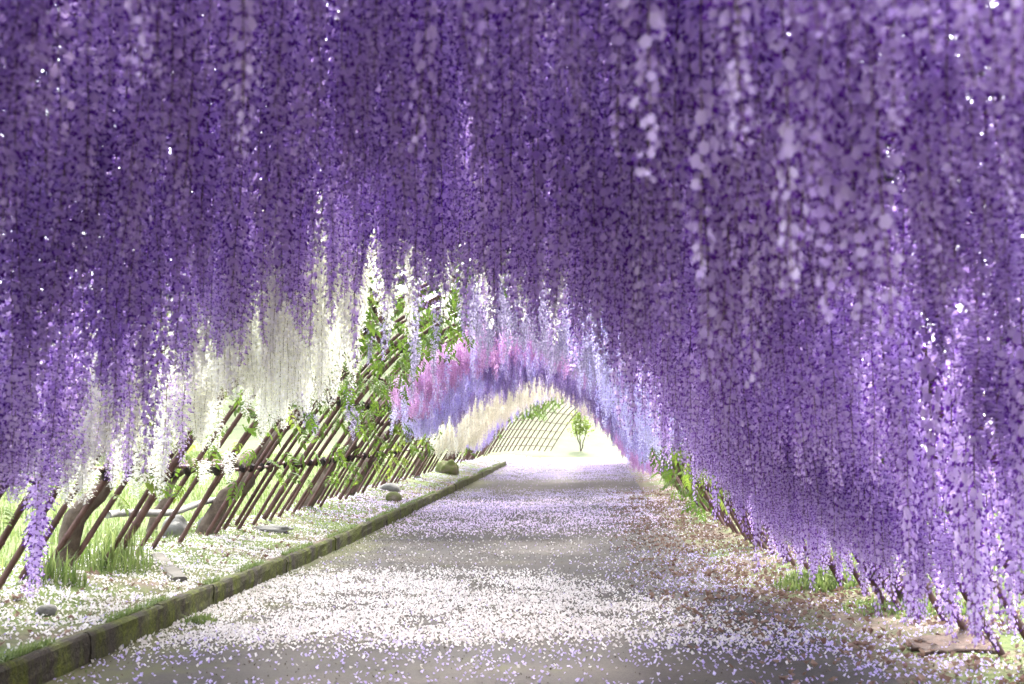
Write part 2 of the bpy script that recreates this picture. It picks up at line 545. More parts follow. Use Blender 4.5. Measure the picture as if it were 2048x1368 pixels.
# rails along the tunnel, lashed on the outside of the poles in lengths of about 3.6 m
bind_b = MB()
bind_b.tube([(0, -.045, 0), (0, -.02, 0), (0, .02, 0), (0, .045, 0)], [.040, .056, .056, .040], 7, lump=.12)
bind_b.tube([(-.01, 0, -.07), (.0, 0, -.03), (.0, 0, .03), (.01, 0, .07)], [.036, .05, .05, .036], 7, lump=.12)
bind_me = bind_b.build('lashing', M_binding, False)
rails = [(.095, 4, 41), (.20, 5, 41), (.31, 9, 41), (.42, 12, 41), (.52, 12, 41), (.62, 12, 41), (.72, 8, 41), (.82, 3.5, 41), (.925, 3.0, 41)]
bindings = []
for ti, d0, d1 in rails:
    s, z = arch(ti); ox, oz = arch_out(ti)
    s, z = float(s + ox * .05), float(z + oz * .05)
    x = d0
    while x < d1:
        e = x + 3.6
        D = np.linspace(x - .12, e + .12, 26)
        jj = random.uniform(-.03, .03)
        P = W(s + (vnoise(D * 1.2, D * 0 + ti * 50, 2) - .5) * .05, D, z + jj + (vnoise(D * 1.1, D * 0 + ti * 70, 6) - .5) * .06)
        rr = .019 * (1 + .18 * (np.arange(26) % 5 == 2))
        b = MB(); c = P.mean(0); b.tube(P - c, rr, 7)
        link(bpy.data.objects.new('rail', b.build('rail', M_pole)), TREL, c)
        x = e
    for pd in pole_d:
        if d0 < pd < min(d1, 26):
            bindings.append((pd, s - ox * .03, z - oz * .03))
bindings.sort()
for pd, s, z in bindings[:300]:
    o = bpy.data.objects.new('lashing', bind_me)
    link(o, TREL, W(s, pd, z))
    o.rotation_euler = (random.uniform(-.5, .5), random.uniform(-.5, .5), random.uniform(-.3, .3))
    o.scale = [random.uniform(.6, .85)] * 3
# a weathered low rail behind the left poles
D = np.linspace(9.6, 13.2, 20)
P = W(-3.62 + .03 * np.sin(D * 3), D, .62 + .03 * np.sin(D * 2.1))
b = MB(); c = P.mean(0); b.tube(P - c, .032 * (1 + .12 * rng.random(20)), 8)
tag(link(bpy.data.objects.new('rail', b.build('rail', M_rail_grey)), TREL, c), 'pale weathered grey rail behind the left poles')

# the far end: open lattice of thin rods on the left, bare below its leaves
LAT = empty('end_lattice', W(APEX[0], 48, 0))
tag(LAT, 'open lattice of thin rods curving over the far end of the tunnel', 'lattice')
lm = [pole_mesh(k + 40, .026) for k in range(3)]
d = D_END - 5.0
k = 0
while d < D_END + 5.2:
    o = bpy.data.objects.new('lattice_rod', lm[k % 3])
    link(o, LAT, W(0, d, 0))
    d += .78; k += 1
for ti in (.04, .085, .13, .18, .24, .31, .38, .45):
    s, z = arch(ti)
    D = np.linspace(D_END - 5.2, D_END + 5.2, 24)
    P = W(s + D * 0, D, z + D * 0); c = P.mean(0)
    b = MB(); b.tube(P - c, .02, 6)
    link(bpy.data.objects.new('lattice_rail', b.build('lattice_rail', M_pole)), LAT, c)


# ------------------------------------------------------------------ flower racemes and leaves
def raceme_geo(seed, L=1.0, n=100, r0=.074, a0=.0118, bare=0.06):
    """one hanging flower cluster: origin at its top, hanging to -L. Triangles; material 0 banner petal, 1 keel, 2 stalk"""
    rs = np.random.default_rng(seed)
    h = bare + (1 - bare) * (np.arange(n) + rs.random(n) * .9) / n
    ph = np.arange(n) * 2.39996 + rs.normal(0, .45, n)
    bend = rs.normal(0, .022, 2)
    def stalk(q):
        return np.stack([bend[0] * np.sin(q * 2.6) + .004 * np.sin(q * 19), bend[1] * np.sin(q * 2.2 + .5), -L * q], -1)
    r = r0 * (1 - .72 * h ** 2) * rs.uniform(.4, 1.25, n)
    a = a0 * (1.05 - .55 * np.clip((h - .72) / .28, 0, 1)) * rs.uniform(.85, 1.2, n)
    o = np.stack([np.cos(ph), np.sin(ph), rs.normal(-.1, .3, n)], -1)
    o /= np.linalg.norm(o, axis=1)[:, None]
    tw = rs.normal(0, .5, n)
    t = np.stack([-np.sin(ph), np.cos(ph), tw], -1)
    t -= (t * o).sum(1)[:, None] * o
    t /= np.linalg.norm(t, axis=1)[:, None]
    u = np.cross(o, t); u *= np.sign(u[:, 2:3] + 1e-6)
    st = stalk(h)
    b = st + o * r[:, None] - np.array([0, 0, 1]) * (r * .15)[:, None]
    A = a[:, None]
    up = u - .35 * o                       # the banner leans back
    V = np.stack([
        b - up * .15 * A,
        b + t * 1.05 * A + up * .55 * A + o * .30 * A,
        b + t * .65 * A + up * 1.65 * A - o * .15 * A,
        b - t * .65 * A + up * 1.65 * A - o * .15 * A,
        b - t * 1.05 * A + up * .55 * A + o * .30 * A,
        b + o * 1.35 * A - u * .55 * A,    # keel tip
        b + t * .50 * A + o * .55 * A + u * .05 * A,
        b - t * .50 * A + o * .55 * A + u * .05 * A,
        b + o * .75 * A - u * .75 * A,
        st + np.array([0, 0, .0022]), st - np.array([0, 0, .0008])], 1)
    k = V.shape[1]
    T = np.array([[0, 1, 2], [0, 2, 3], [0, 3, 4], [0, 6, 5], [0, 5, 7], [6, 8, 5], [7, 5, 8], [9, 10, 0]])
    mi = np.array([0, 0, 0, 1, 1, 1, 1, 1])
    F = (np.arange(n)[:, None, None] * k + T[None]).reshape(-1, 3)
    MI = np.tile(mi, n)
    V = V.reshape(-1, 3)
    # stalk, three sided
    q = np.linspace(0, 1, 12)
    P = stalk(q); P[0] += (0, 0, .06)
    rad = np.linspace(.0036, .0012, 12)
    an = np.arange(3) * 2.0944
    SV = P[:, None, :] + rad[:, None, None] * np.stack([np.cos(an), np.sin(an), an * 0], -1)[None]
    SF = []
    for i in range(11):
        for j in range(3):
            p0, p1 = i * 3 + j, i * 3 + (j + 1) % 3
            SF += [[p0, p1, p1 + 3], [p0, p1 + 3, p0 + 3]]
    F = np.concatenate([F, np.array(SF) + len(V)])
    MI = np.concatenate([MI, np.full(len(SF), 2)])
    V = np.concatenate([V, SV.reshape(-1, 3)])
    return V, F, MI

LONG = [raceme_geo(k + 1, 1.0, n) for k, n in enumerate((178, 164, 150, 184, 140))] + [raceme_geo(9, 1.0, 95, .06, .0118, .38)]
SHORT = [raceme_geo(k + 31, .62, n, .066) for k, n in enumerate((112, 104, 120, 108))]


def leaf_geo(seed, pairs=5):
    """a pinnate leaf: origin at the base of its rachis, reaching out along +X and drooping"""
    rs = np.random.default_rng(seed)
    V, F, MI = [], [], []
    q = np.linspace(0, 1, 8)
    Lr = .24
    R0 = np.stack([Lr * q * (1 - .18 * q), .015 * np.sin(q * 3), -.10 * q ** 1.6], -1)
    for i in range(7):
        n = len(V); w_ = .0016
        V += [R0[i] + (0, w_, 0), R0[i] - (0, w_, 0), R0[i + 1] - (0, w_, 0), R0[i + 1] + (0, w_, 0)]
        F += [[n, n + 1, n + 2], [n, n + 2, n + 3]]; MI += [1, 1]
    def leaflet(base, dirv, L, wd):
        dirv = dirv / np.linalg.norm(dirv)
        side = np.cross(dirv, (0, 0, 1)); side /= np.linalg.norm(side) + 1e-9
        nrm = np.cross(side, dirv)
        n = len(V)
        m1 = base + dirv * L * .38; m2 = base + dirv * L * .75
        V.extend([base, m1 + side * wd + nrm * wd * .35, m1 - side * wd + nrm * wd * .35, m1, base + dirv * L - nrm * L * .18,
                  m2 + side * wd * .62 - nrm * L * .04, m2 - side * wd * .62 - nrm * L * .04, m2 - nrm * L * .08])
        F.extend([[n, n + 3, n + 1], [n, n + 2, n + 3], [n + 3, n + 7, n + 1], [n + 1, n + 7, n + 5], [n + 2, n + 7, n + 3], [n + 2, n + 6, n + 7], [n + 5, n + 7, n + 4], [n + 7, n + 6, n + 4]])
        MI.extend([0] * 8)
    for i in range(pairs):
        f = .25 + .66 * i / (pairs - 1)
        b = np.array([np.interp(f, q, R0[:, c]) for c in range(3)])
        for sgn in (-1, 1):
            L = .078 * (1 - .35 * abs(f - .5)) * rs.uniform(.85, 1.15)
            leaflet(b, np.array([.55 + rs.normal(0, .1), sgn, -.35 + rs.normal(0, .15)]), L, L * .21)
    leaflet(R0[-1], np.array([1, rs.normal(0, .15), -.6]), .085, .018)
    return np.array(V), np.array(F), np.array(MI)

LEAF = [leaf_geo(k + 3, n) for k, n in enumerate((5, 6, 5))]
leaf_meshes = [mesh_np('leaf', v, f, [M_leaf, M_stalk], m) for v, f, m in LEAF]
young_meshes = [mesh_np('leaf', v, f, [M_leafyoung, M_stalk], m) for v, f, m in LEAF]
shade_canopy_mesh = mesh_np('leaves', *LEAF[0][:2], [M_shade_canopy, M_stalk], LEAF[0][2])  # leaf of the added shading layer


def instancer(name, sources, pts, rots, scls, var, parent, hold):
    """ONE object that carries many alike pieces (kind = stuff): points, each showing one of the source meshes"""
    me = bpy.data.meshes.new(name)
    me.vertices.add(len(pts))
    base = Vector(pts.mean(0))
    me.vertices.foreach_set('co', (pts - np.array(base)).astype(np.float32).ravel())
    a = me.attributes.new('rot', 'FLOAT_VECTOR', 'POINT'); a.data.foreach_set('vector', rots.astype(np.float32).ravel())
    a = me.attributes.new('scl', 'FLOAT_VECTOR', 'POINT'); a.data.foreach_set('vector', scls.astype(np.float32).ravel())
    a = me.attributes.new('var', 'INT', 'POINT'); a.data.foreach_set('value', var.astype(np.int32))
    o = bpy.data.objects.new(name, me)
    link(o, parent, base)
    o['kind'] = 'stuff'
    ng = bpy.data.node_groups.new(name, 'GeometryNodeTree')
    ng.interface.new_socket('Geometry', in_out='INPUT', socket_type='NodeSocketGeometry')
    ng.interface.new_socket('Geometry', in_out='OUTPUT', socket_type='NodeSocketGeometry')
    n, l = ng.nodes, ng.links
    gi, go = n.new('NodeGroupInput'), n.new('NodeGroupOutput')
    jn = n.new('GeometryNodeJoinGeometry')
    def named(nm, ty):
        x = n.new('GeometryNodeInputNamedAttribute'); x.data_type = ty; x.inputs['Name'].default_value = nm
        return x.outputs['Attribute']
    er = n.new('FunctionNodeEulerToRotation'); l.new(named('rot', 'FLOAT_VECTOR'), er.inputs[0])
    sc = named('scl', 'FLOAT_VECTOR'); va = named('var', 'INT')
    for k, src in enumerate(sources):
        oi = n.new('GeometryNodeObjectInfo'); oi.inputs['Object'].default_value = src
        oi.inputs['As Instance'].default_value = False
        oi.transform_space = 'ORIGINAL'
        cp = n.new('FunctionNodeCompare'); cp.data_type = 'INT'; cp.operation = 'EQUAL'
        l.new(va, cp.inputs[2]); cp.inputs[3].default_value = k
        ip = n.new('GeometryNodeInstanceOnPoints')
        l.new(gi.outputs[0], ip.inputs['Points']); l.new(cp.outputs[0], ip.inputs['Selection'])
        l.new(oi.outputs['Geometry'], ip.inputs['Instance']); l.new(er.outputs[0], ip.inputs['Rotation']); l.new(sc, ip.inputs['Scale'])
        l.new(ip.outputs[0], jn.inputs[0])
    l.new(jn.outputs[0], go.inputs[0])
    mod = o.modifiers.new('scatter', 'NODES'); mod.node_group = ng
    return o


def visible_score(P):
    """nearness in view: bigger for pieces that show larger in the picture"""
    v = P - np.array([0, 0, CAM_H])
    dd = v[:, 1]
    x = 1037 + 2200 * v[:, 0] / np.maximum(dd, .1); y = 933 - 2200 * v[:, 2] / np.maximum(dd, .1)
    inside = (x > -30) & (x < 2078) & (y > -20) & (y < 1368) & (dd > 1.2)
    return np.where(inside, 1 / np.maximum(dd, .1), -dd * .001 - 1)


def patch(t0, t1, d0, d1, sp, keep=None):
    """jittered grid of points (t along the arch, d along the tunnel)"""
    nt_, nd_ = max(1, int((t1 - t0) * ARC / sp)), max(1, int((d1 - d0) / sp))
    T, D = np.meshgrid((np.arange(nt_) + .5) / nt_, (np.arange(nd_) + .5) / nd_)
    T = t0 + (t1 - t0) * (T.ravel() + rng.uniform(-.55, .55, T.size) / nt_)
    D = d0 + (d1 - d0) * (D.ravel() + rng.uniform(-.55, .55, D.size) / nd_)
    if d0 > 13:                                   # ragged borders between neighbouring plants
        D = D + (fbm(T * 24, D * .25, 19) - .5) * 2.2
    if keep is not None:
        k = rng.random(len(T)) < keep(T, D)
        T, D = T[k], D[k]
    return T, D


def trunk_tube(mb, pts, r0, r1, n=26, lump=.16, seed=0, wob=.07):
    pts = np.asarray(pts, float)
    u = np.linspace(0, len(pts) - 1, n)
    P = np.stack([np.interp(u, np.arange(len(pts)), pts[:, c]) for c in range(3)], -1)
    ker = np.array([.25, .5, .25])
    for _ in range(3):
        P[1:-1] = ker[0] * P[:-2] + ker[1] * P[1:-1] + ker[2] * P[2:]
    for c in range(3):
        P[:, c] += (vnoise(u * 2.3, u * 0 + seed * 7 + c * 3.1, 13) - .5) * 2 * wob * np.clip(u * 2, 0, 1)
    rr = np.linspace(r0, r1, n) * (1 + .25 * (vnoise(u * 4, u * 0 + seed, 15) - .5))
    rr[0] *= 1.35
    mb.tube(P, rr, 9, lump=lump)


vine_count = 0
def vine(label, col, col2, keel, patches, trunk=None, length=(.95, .18), short=False, leaves=(), young=False, shade_canopy=(), tr=.5, name='wisteria_vine', max_parts=300, zmin=.12, anchor=None):
    """a wisteria plant: trunk, branches, flower clusters (largest ones in view as parts, the rest in one piece of stuff), leaves, added shade layer"""
    global vine_count
    vine_count += 1
    sd_ = vine_count
    side = trunk[0] if trunk else -1
    td = trunk[1] if trunk else patches[0][2]
    ts = (LEFT_FOOT - .22) if side < 0 else (RIGHT_FOOT + .2)
    base = W(ts, td, relief(ts, td))
    root = empty(name, base)
    tag(root, label, 'wisteria', 'wisteria vines trained over the tunnel')
    # trunk climbing the outside of the trellis and two boughs along it
    mb = MB()
    seq = (.05, .10, .16, .24, .33) if side < 0 else (.95, .90, .84, .76, .67)
    pts = [base + (0, 0, -.15)]
    for q, t in enumerate(seq):
        s, z = arch(t); ox, oz = arch_out(t)
        pts.append(W(s + ox * .13, td + .18 * q + random.uniform(-.15, .15), z + oz * .13))
    trunk_tube(mb, pts, random.uniform(.085, .115), .035, 30, seed=sd_, wob=.08)
    c = base
    link(bpy.data.objects.new('trunk', mb.build('trunk', M_trunk, True)), root, c).data.transform(__import__('mathutils').Matrix.Translation(-Vector(c)))
    dl = [p_[2] for p_ in patches] + [p_[3] for p_ in patches]
    lo, hi = min(dl), max(dl)
    for q, t in enumerate(seq[2:]):
        s, z = arch(t); ox, oz = arch_out(t)
        mb = MB()
        D = np.linspace(td, (hi if q % 2 else lo), 7)
        bp_ = [W(s + ox * .09 + (.3 * k_ / 6) * (1 if side < 0 else -1) * q * .4, dd_, z + oz * .11 + .05 * k_ / 6) for k_, dd_ in enumerate(D)]
        trunk_tube(mb, np.array(bp_) - c, .045, .014, 24, seed=sd_ * 5 + q, wob=.05)
        link(bpy.data.objects.new('branch', mb.build('branch', M_trunk, True)), root, c)
    # flower clusters
    mats = [petal_mat('banner_petal', col, col2, tr), petal_mat('keel_petal', keel, tuple(x * 1.7 for x in keel), tr * .8), M_stalk]
    G = SHORT if short else LONG
    gl = .62 if short else 1.0
    meshes = [mesh_np('flower_cluster', v, f, mats, m) for v, f, m in G]
    T, D, LM, ZM, OM = [], [], [], [], []
    for p_ in patches:
        p_ = tuple(p_) + (None,) * (9 - len(p_))
        a, b_ = patch(*p_[:6])
        T.append(a); D.append(b_)
        OM.append(np.full(len(a), p_[8] or 0.0))
        LM.append(np.full(len(a), p_[6] or length[0])); ZM.append(p_[7](a, b_) if callable(p_[7]) else np.full(len(a), zmin if p_[7] is None else p_[7]))
    T, D, LM, ZM, OM = map(np.concatenate, (T, D, LM, ZM, OM))
    s, z = arch(T); ox, oz = arch_out(T)
    dep = rng.uniform(.0, .14, len(T)) - OM
    s = s - ox * dep; z = z - oz * dep
    s = s + rng.normal(0, .03, len(T))
    P = W(s, D, z)
    L = LM * np.clip(1 + rng.normal(0, length[1] / length[0], len(T)), .5, 1.5)
    # longer in tufts, shorter between
    L *= .80 + .45 * fbm(T * ARC * 1.1, D * 1.1, 41 + sd_)
    room = z - relief(s, D) - ZM * (1 + .5 * (fbm(T * ARC * 1.3, D * 1.3, 47 + sd_) - .5)) - rng.uniform(0, .12, len(T))
    L = np.minimum(L, room)
    ok = L > .22
    P, L, T, D = P[ok], L[ok], T[ok], D[ok]
    N = len(P)
    var = rng.integers(0, len(G), N)
    rot = np.stack([rng.normal(0, .035, N), rng.normal(0, .035, N), rng.uniform(0, 6.28, N)], -1)
    xy = rng.uniform(.85, 1.15, N)
    scl = np.stack([xy, xy, L / gl], -1)
    order = np.argsort(-visible_score(P))
    own, rest = order[:max_parts], order[max_parts:]
    first = {}
    for i in own:
        o = bpy.data.objects.new('flower_cluster', meshes[var[i]])
        link(o, root, P[i]); o.rotation_euler = rot[i]; o.scale = scl[i]
        first.setdefault(var[i], o)
    if len(rest):
        src = [first.get(k) for k in range(len(G))]
        have = [x for x in src if x is not None]
        src = [x or have[0] for x in src]
        instancer('flower_clusters', src, P[rest], rot[rest], scl[rest], var[rest], root, None)
    # leaves among the flowers
    if leaves:
        LP, LR = [], []
        for p_ in leaves:
            a, b_ = patch(*p_)
            s, z = arch(a); ox, oz = arch_out(a)
            dep = rng.uniform(-.15, .22, len(a))
            LP.append(W(s - ox * dep, b_, z - oz * dep))
        LP = np.concatenate(LP)
        n = len(LP)
        LR = np.stack([rng.normal(0, .5, n), rng.uniform(-.1, .9, n), rng.uniform(0, 6.28, n)], -1)
        LS = np.repeat(rng.uniform(.7, 1.25, n)[:, None], 3, 1)
        lv = rng.integers(0, 3, n)
        lm_ = young_meshes if young else leaf_meshes
        order = np.argsort(-visible_score(LP))
        f2 = {}
        for i in order[:300]:
            o = bpy.data.objects.new('leaf', lm_[lv[i]])
            link(o, root, LP[i]); o.rotation_euler = LR[i]; o.scale = LS[i]
            f2.setdefault(lv[i], o)
        r2 = order[300:]
        if len(r2):
            have = list(f2.values())
            instancer('leaves', [f2.get(k) or have[0] for k in range(3)], LP[r2], LR[r2], LS[r2], lv[r2], root, None)
    if shade_canopy:  # mostly unseen leaf layer outside the arch, added to darken the tunnel
        CP = []
        for p_ in shade_canopy:
            a, b_ = patch(*p_)
            s, z = arch(a); ox, oz = arch_out(a)
            dep = rng.uniform(.05, .45, len(a))
            CP.append(W(s + ox * dep, b_, z + oz * dep))
        CP = np.concatenate(CP)
        n = len(CP)
        so = bpy.data.objects.new('leaf', shade_canopy_mesh)
        link(so, root, CP[0])
        CP = CP[1:]; n -= 1
        instancer('leaves', [so], CP, np.stack([rng.normal(0, .4, n), rng.uniform(-.5, .6, n), rng.uniform(0, 6.28, n)], -1),
                  np.repeat(rng.uniform(1.2, 2.0, n)[:, None], 3, 1), np.zeros(n, int), root, None)
    return root


PUR, PUR2, KEEL = (.52, .32, .78), (.87, .72, .97), (.11, .022, .27)
# near purple over the roof and left wall
def fade(lo, hi, w0=.8):
    return lambda T, D: np.clip((D - lo) / w0, 0, 1) * np.clip((hi - D) / w0, 0, 1)

def purple_left_keep(T, D):
    return np.clip((np.interp(T, [.15, .2, .25, .3, .4, .5], [6.4, 5.9, 5.6, 5.8, 6.4, 6.9]) - D + .5 * (fbm(T * 30, D * .5, 44) - .5)) / .6, 0, 1)
def purple_right_keep(T, D):
    lim = np.interp(T, [.55, .60, .66, .76, .82], [6.6, 6.9, 8.4, 9.4, 12.4])
    gap = 1 - .82 * smooth01(T, .725, .745) * smooth01(D, 3.7, 4.2) * (1 - smooth01(D, 5.2, 5.8))
    return np.clip((lim - D) / .9, 0, 1) * np.clip((.93 - T) / .05, 0, 1) * gap
def right_low(T, D):
    return np.interp(arch(T)[0], [1.4, 1.9, 2.2, 2.5], [1.0, .62, .40, .22]) + .62 * smooth01(D, 8.6, 10.8) + .45 * (1 - smooth01(D, 3.7, 4.6))
vine('deep purple wisteria hanging over the near roof and down the near left side', PUR, PUR2, KEEL,
     [(.15, .60, 1.1, 7.0, .128, purple_left_keep, .98), (.128, .146, 6.1, 6.5, .10, None, 1.35, .14), (.12, .17, 4.8, 6.4, .16, None, .8, .8), (.14, .24, 5.6, 7.6, .2, lambda T, D: smooth01(fbm(T * 24, D * 1.6, 36), .5, .6), .8, .9)], trunk=(-1, 6.2), length=(1.0, .16), zmin=.95,
     shade_canopy=[(.20, .60, 1.4, 4.8, .175), (.42, .60, 4.6, 6.6, .26)], leaves=[(.12, .6, 3.0, 7, .8)], young=True)
vine('violet wisteria curtain draping the whole near right wall down to the ground', (.56, .36, .79), (.88, .75, .97), (.14, .026, .30),
     [(.585, .82, 1.2, 12.6, .132, purple_right_keep, None, right_low), (.82, .90, 2.5, 10.8, .17, purple_right_keep, None, right_low), (.70, .86, 3.2, 10.4, .20, None, 1.25, .22, .34)],
     trunk=(1, 8.4), zmin=.42, length=(1.04, .2), shade_canopy=[(.6, .70, 1.9, 5.0, .22), (.6, .70, 5, 7.5, .36), (.70, .79, 1.9, 3.6, .2)], leaves=[(.62, .9, 4, 12, .75)], young=True)
vine('white wisteria hanging in long cream tassels on the left side', (.78, .77, .74), (.89, .89, .88), (.66, .66, .54),
     [(.20, .60, 5.7, 10.4, .115, lambda T, D: np.clip((np.interp(T, [.2, .3, .36, .45, .6], [9.8, 9.2, 8.6, 7.9, 7.4]) - D) / .5, 0, 1) * smooth01(fbm(T * 22, D * 1.3, 33), .30 + .25 * (T < .25), .42 + .20 * (T < .25)) * (T < .38), None, lambda T, D: 1.15 + .35 * smooth01(T, .22, .26)),
      (.38, .60, 6.3, 8.0, .115, lambda T, D: np.clip((np.interp(T, [.38, .45, .6], [7.9, 7.5, 7.2]) - D) / .5, 0, 1), .80),
      (.10, .24, 5.0, 10.4, .21, lambda T, D: smooth01(fbm(T * 22, D * 1.5, 35), .55, .63), .62, .66)],
     trunk=(-1, 8.6), length=(1.02, .2), zmin=1.2, shade_canopy=[(.36, .66, 6.8, 9.4, .34)], leaves=[(.07, .35, 6.5, 11, .48)], young=True)
def clumpy(T, D):
    return smooth01(fbm(T * 26, D * 1.0, 39), .27, .42)
vine('leafy green wisteria with a few lilac tassels greyed as in shade on the left slope of the roof', (.34, .30, .44), (.46, .41, .56), (.18, .13, .26),  # roof shade is put into the grey of these petals
     [(.16, .46, 10.4, 15.6, .8), (.44, .66, 10.6, 15.4, .24, fade(9.8, 16))], trunk=(-1, 12.4), length=(.55, .12), short=True, zmin=1.3,
     leaves=[(.18, .52, 9.4, 16.4, .215), (.08, .18, 9, 16.4, .38)], shade_canopy=[(.36, .66, 9.0, 16, .30)])
vine('pink wisteria draped across the roof beyond the green leaves', (.60, .37, .60), (.76, .55, .77), (.42, .18, .42),
     [(.20, .63, 16.4, 19.0, .135, clumpy)], trunk=(-1, 17.0), length=(.45, .11), short=True, zmin=1.75, leaves=[(.06, .5, 16, 19.6, .40)],
     shade_canopy=[(.16, .68, 16.4, 19.2, .55)])
vine('pale blue lilac wisteria below and beyond the pink one on the left', (.58, .53, .80), (.80, .76, .93), (.36, .28, .58),
     [(.16, .50, 18.8, 21.6, .14, clumpy), (.22, .62, 16.4, 18.8, .36)], trunk=(-1, 19.8), length=(.60, .12), short=True, zmin=1.3, leaves=[(.05, .42, 18.4, 23, .33)], young=True, shade_canopy=[(.14, .46, 18.8, 21.6, .62)])
vine('dark violet wisteria band across the middle of the roof', (.38, .29, .54), (.55, .45, .70), (.18, .10, .31),
     [(.40, .70, 18.6, 23.6, .16, clumpy), (.26, .42, 21.4, 23.6, .17)], trunk=(1, 20.5), length=(.70, .12), short=True, zmin=1.1, shade_canopy=[(.2, .75, 19, 23.4, .55)], leaves=[(.08, .5, 22.0, 25, .33)])
vine('whitish lilac wisteria hanging on the right beyond the violet curtain', (.60, .56, .82), (.80, .78, .92), (.40, .33, .62),
     [(.66, .775, 10.6, 16.5, .16, lambda T, D: np.clip((16.6 - D) / .8, 0, 1) * smooth01(fbm(T * 20, D * 1.2, 37), .28, .42)), (.58, .68, 9.5, 13.5, .24)], trunk=(1, 13.6), length=(.64, .14), zmin=1.1, shade_canopy=[(.66, .84, 10, 16.5, .62)],
     leaves=[(.60, .88, 9.5, 16.0, .24), (.86, .93, 11.5, 16, .45)], young=True)
vine('soft purple wisteria mixed with leaves far along the right wall', (.42, .38, .68), (.58, .54, .80), (.18, .12, .36),
     [(.66, .79, 16.6, 25, .21)], trunk=(1, 21.5), length=(.66, .14), short=True, zmin=.7, shade_canopy=[(.66, .86, 16.5, 25, .45)], leaves=[(.66, .97, 16, 25, .29)])
vine('cream white wisteria arching over the far part of the tunnel', (.76, .74, .66), (.86, .84, .79), (.66, .62, .52),
     [(.13, .64, 24.2, 31, .16, clumpy)], trunk=(-1, 27), length=(.85, .12), short=True, zmin=.75, shade_canopy=[(.1, .66, 24, 31, .8)])
vine('light purple wisteria fringe just behind the far cream one', (.54, .46, .78), (.70, .64, .88), (.28, .18, .50),
     [(.10, .5, 31.2, 35.0, .2)], trunk=(-1, 33), length=(.75, .1), short=True, zmin=.6, leaves=[(.05, .3, 32, 37, .36)])
vine('magenta pink wisteria on the right side near the far end', (.50, .30, .56), (.68, .46, .73), (.32, .13, .36),
     [(.58, .93, 25.5, 43, .2)], trunk=(1, 33), length=(.8, .12), short=True, zmin=.3, shade_canopy=[(.6, .86, 26, 42, .5)])
vine('green leafy wisteria with hardly a flower over the far end lattice', (.45, .40, .6), (.6, .55, .7), (.2, .14, .3),
     [(.25, .4, 38, 44, .9)], trunk=(-1, 39), length=(.5, .1), short=True, zmin=1.2, leaves=[(.21, .50, 35, 50, .18), (.08, .2, 35, 44, .62)], shade_canopy=[(.26, .48, 36, 48, .5)])

# ------------------------------------------------------------------ stuff on the ground
def scatter_cups(name, label, mat, s, d, size, cat, lift=.004, flat=.5):
    """fallen blossoms: little folded cups of four triangles lying on the ground"""
    n = len(s)
    z = np.where((s > KERB_IN) & (s < 1.9), pathz(s, d) - zg(d), relief(s, d)) 
    C = W(s, d, z + lift)
    a = rng.uniform(0, 6.28, n)
    sz = size * rng.uniform(.6, 1.3, n)
    tl = rng.normal(0, flat, (n, 2))
    ex = np.stack([np.cos(a), np.sin(a), tl[:, 0]], -1); ey = np.stack([-np.sin(a), np.cos(a), tl[:, 1]], -1)
    cup = sz * rng.uniform(.25, 1.1, n)
    X, Y = ex * sz[:, None], ey * (sz * rng.uniform(.7, 1.05, n))[:, None]
    U = np.stack([np.zeros(n), np.zeros(n), cup], -1)
    up0 = np.array([0, 0, 1]) * (np.abs(tl).max(1) * sz * .5)[:, None]
    V = np.stack([C, C + X + U * .6 + up0, C + Y + U + up0, C - X + U * .5 + up0, C - Y + U + up0], 1).reshape(-1, 3)
    i = np.arange(n)[:, None, None] * 5
    F = (i + np.array([[0, 1, 2], [0, 2, 3], [0, 3, 4], [0, 4, 1]])[None]).reshape(-1, 3)
    me = mesh_np(name, V, F, mat, tint=np.repeat(rng.random(n), 4))
    o = link(bpy.data.objects.new(name, me))
    tag(o, label, cat, kind='stuff')
    return o


def sample(n, s0, s1, d0, d1, dens):
    s = rng.uniform(s0, s1, n)
    # even in log depth: more of them near
    d = rng.uniform(d0, d1, n)
    k = rng.random(n) < dens(s, d)
    s, d = s[k], d[k]
    off = (s < KERB_IN) & (s > KERB_OUT - .02)
    return s[~off], d[~off]


def clump(s, d, f=3.0, seed=50, lo=.3, hi=.65):
    return smooth01(fbm(s * f, d * f, seed, 4), lo, hi)

# white blossoms on the path and the left bank
def dens_white(s, d):
    path_ = smooth01(d, 6.35, 7.3) * (1 - smooth01(d, 9.8, 11.8)) * (1 - smooth01(s + .4 * (d - 8), .5, 1.9))
    bank = smooth01(d, 5.4, 7.0) * (1 - smooth01(d, 12, 15.5)) * (1 - .55 * smooth01(-s, 3.2, 3.9))
    base = np.where(s < KERB_OUT, bank * .5, path_)
    thin = .022 * (d > 6) * (d < 17)
    return np.clip(base * (.24 + .9 * clump(s, d, 2.6, 51, .28, .62)) + thin, 0, 1)
s, d = sample(150000, -4.3, 2.4, 5.2, 16.5, dens_white)
scatter_cups('fallen_white_petals', 'white blossoms carpeting the path and left bank', M_pet_white, s, d, .0096, 'petals')

